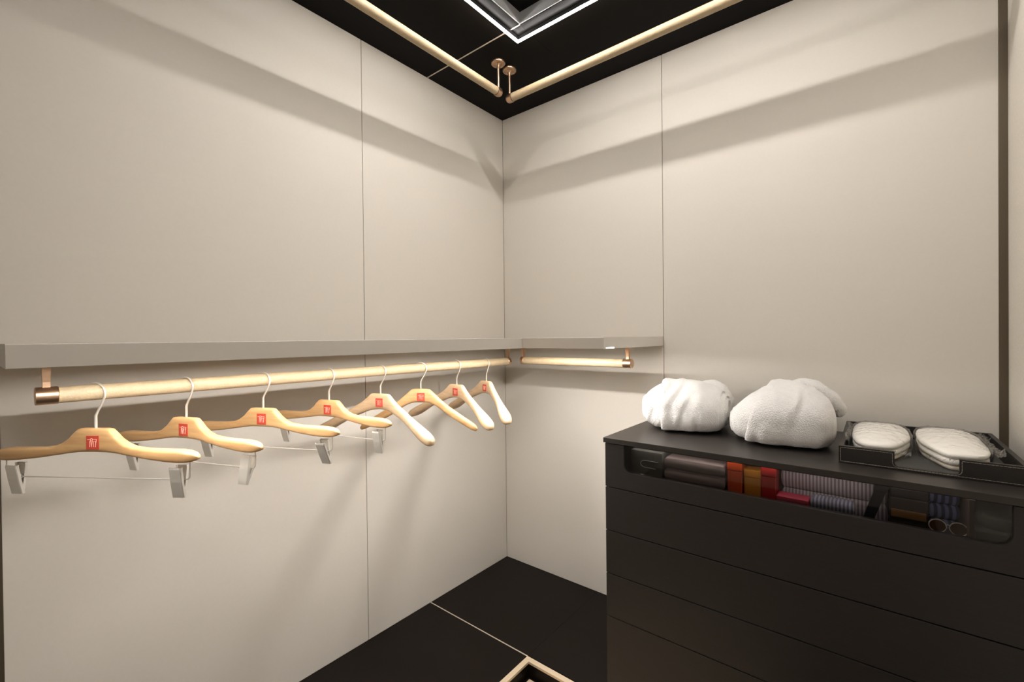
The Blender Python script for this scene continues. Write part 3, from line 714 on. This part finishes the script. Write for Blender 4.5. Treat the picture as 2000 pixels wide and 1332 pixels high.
for s_ in (-1, 1):
    MB().box(*sorted((s_ * hx, s_ * (hx - tw))), -hy + tw, hy - tw, 0.005, TH, bev=0.001).build('side_wall', m_trayl, tray)
sp = MB(); y = -hy - 0.0003; i4 = 0.004
def stitch(pts):
    for p, q in zip(pts, pts[1:]):
        p, q = Vector(p), Vector(q); L = (q - p).length; nseg = max(1, int(L / 0.006))
        for s2 in range(nseg):
            sp.tube([p + (q - p) * (s2 + 0.06) / nseg, p + (q - p) * (s2 + 0.90) / nseg], 0.00055, 4)
stitch([(-hx + i4, y, 0.005), (hx - i4, y, 0.005)])
for s_ in (-1, 1):
    stitch([(s_ * (hx - i4), y, 0.005), (s_ * (hx - i4), y, TH - i4), (s_ * (nx + i4), y, TH - i4), (s_ * (nx + i4), y, nz0 + nr)])
cnt = [(nx + i4 - (nr + i4) * (1 - math.cos(PI / 2 * i / 4)), y, nz0 + nr - (nr + 0.002) * math.sin(PI / 2 * i / 4)) for i in range(5)]
stitch(cnt); stitch([(-p[0], p[1], p[2]) for p in cnt]); stitch([(-nx + nr, y, nz0 - 0.002), (nx - nr, y, nz0 - 0.002)])
st = sp.build('stitching', m_stitch, tray); st['kind'] = 'stuff'

def slipper_pack(label, loc, rz, W, L, seed, side):
    """white slippers, sole under upper, sealed in crinkled clear film; side = the side the film seal sticks out to"""
    t = thing('slipper_pack', label, 'slippers', loc, rz, 'packed slippers in the leather tray')
    n = 88
    def outline(a, gr=0.0):
        c, s_ = math.cos(a), math.sin(a); e = 3.6
        x = math.copysign(abs(c) ** (2 / e), c); yy = math.copysign(abs(s_) ** (2 / e), s_)
        q = max(0.0, min(1.0, (-yy - 0.05) / 0.95)); q = q * q * (3 - 2 * q)
        wi = 1.0 - 0.40 * q if x * side < 0 else 1.0 - 0.05 * q      # the inner side narrows towards the front
        return x * (W * wi + gr), yy * (L + gr)
    def pad(z0, h, m, name, gr, crown, crease):
        rings = []
        for z, e in ((0.0, -0.006), (0.15, -0.0015), (0.5, 0.0), (0.8, -0.0012)):
            rings.append([(*outline(2 * PI * j / n, gr + e), z0 + h * z) for j in range(n)])
        M2 = 30
        for i in range(1, M2 + 1):
            f = i / M2; k = 1 - f
            ring = []
            for j in range(n):
                x, yy = outline(2 * PI * j / n, gr - 0.0012); x *= max(k, 0.004); yy *= max(k, 0.004)
                zz = z0 + h * 0.8 + h * 0.2 * min(1, f * 8) ** 0.6 + crown * (1 - (1 - f) ** 2.2)
                if crease:
                    zz += 0.0028 * nz3((x * 30 + seed, yy * 14, 0.2), 1) + 0.0016 * nz3((x * 60 + yy * 50, yy * 40 - x * 30, seed), 1)
                    d1 = (yy + 0.35 * side * x + 0.02) * math.cos(0.3)
                    fade = min(1, f * 4)
                    zz += fade * (0.0042 * math.exp(-((d1 - 0.012) / 0.010) ** 2) - 0.0045 * math.exp(-((d1 + 0.004) / 0.009) ** 2))
                    d2 = yy - 0.075 + 0.5 * side * x
                    zz += fade * (0.0028 * math.exp(-((d2 - 0.010) / 0.009) ** 2) - 0.003 * math.exp(-((d2 + 0.004) / 0.008) ** 2))
                ring.append((x, yy, zz))
            rings.append(ring)
        return MB().loft(rings).build(name, m, t, True, angle=60)
    pad(0.0, 0.012, m_sole, 'sole', -0.004, 0.0, False)
    pad(0.0125, 0.016, m_slip, 'lining', -0.001, 0.0, False)
    pad(0.029, 0.014, m_slip, 'upper', 0.0, 0.014, True)
    # film just outside the slippers
    rings = []
    def cr(x, yy, z): return 0.0022 * nz3((x * 70, yy * 70, z * 70 + seed), 1) + 0.0012 * nz3((x * 190, yy * 150, z * 160 + seed), 1)
    for z in (0.0006, 0.009, 0.018, 0.027, 0.036, 0.043):
        ring = []
        for j in range(n):
            x, yy = outline(2 * PI * j / n, 0.0042); ring.append((x + cr(x, yy, z), yy + cr(yy, x, z), z))
        rings.append(ring)
    for i in range(1, 23):
        f = i / 22; ring = []
        for j in range(n):
            x, yy = outline(2 * PI * j / n, 0.003); x *= max(1 - f, 0.004); yy *= max(1 - f, 0.004)
            ring.append((x, yy, 0.0455 + 0.0170 * (1 - (1 - f) ** 2.2) + 1.2 * cr(x, yy, 1.0)))
        rings.append(ring)
    MB().loft(rings).build('clear_film', m_film, t, True, angle=30)
    # sealed edge of the film: a crinkled ruffle along the outer side and the front
    def ruffle(p, q, out, rows, name):
        p, q, out = Vector(p), Vector(q), Vector(out); rs = []; m = 44
        for r in range(rows):
            fr_ = r / (rows - 1); row = []
            for i in range(m + 1):
                b = p + (q - p) * (i / m); w_ = 0.35 + 0.65 * abs(nz3((i * 0.33, seed, r * 0.2), 1)) * 1.6
                d = b + out * fr_ * w_ + Vector((0, 0, 0.010 * fr_ * nz3((i * 0.7, r * 0.8, seed + 3), 1) + 0.003 * math.sin(i * 1.9 + r)))
                row.append(d)
            rs.append(row)
        MB().loft(rs, cap=False, closed=False).build(name, m_seal, t, True, angle=20)
    ruffle((side * (W + 0.003), -L * 0.8, 0.035), (side * (W + 0.003), L * 0.85, 0.038), (side * 0.016, -0.004, 0.012), 6, 'film_seal')
    ruffle((-W * 0.9, -L - 0.003, 0.030), (W * 0.9, -L - 0.003, 0.030), (0, -0.007, -0.012), 5, 'film_seal')
    return t
slipper_pack('white slippers sealed in clear film, left pack in the black tray', (1.592, -0.236, TZ + 0.0068), R(0), 0.0635, 0.172, 1.0, -1)
slipper_pack('white slippers sealed in clear film, right pack in the black tray', (1.733, -0.240, TZ + 0.0068), R(0), 0.0640, 0.178, 4.0, 1)
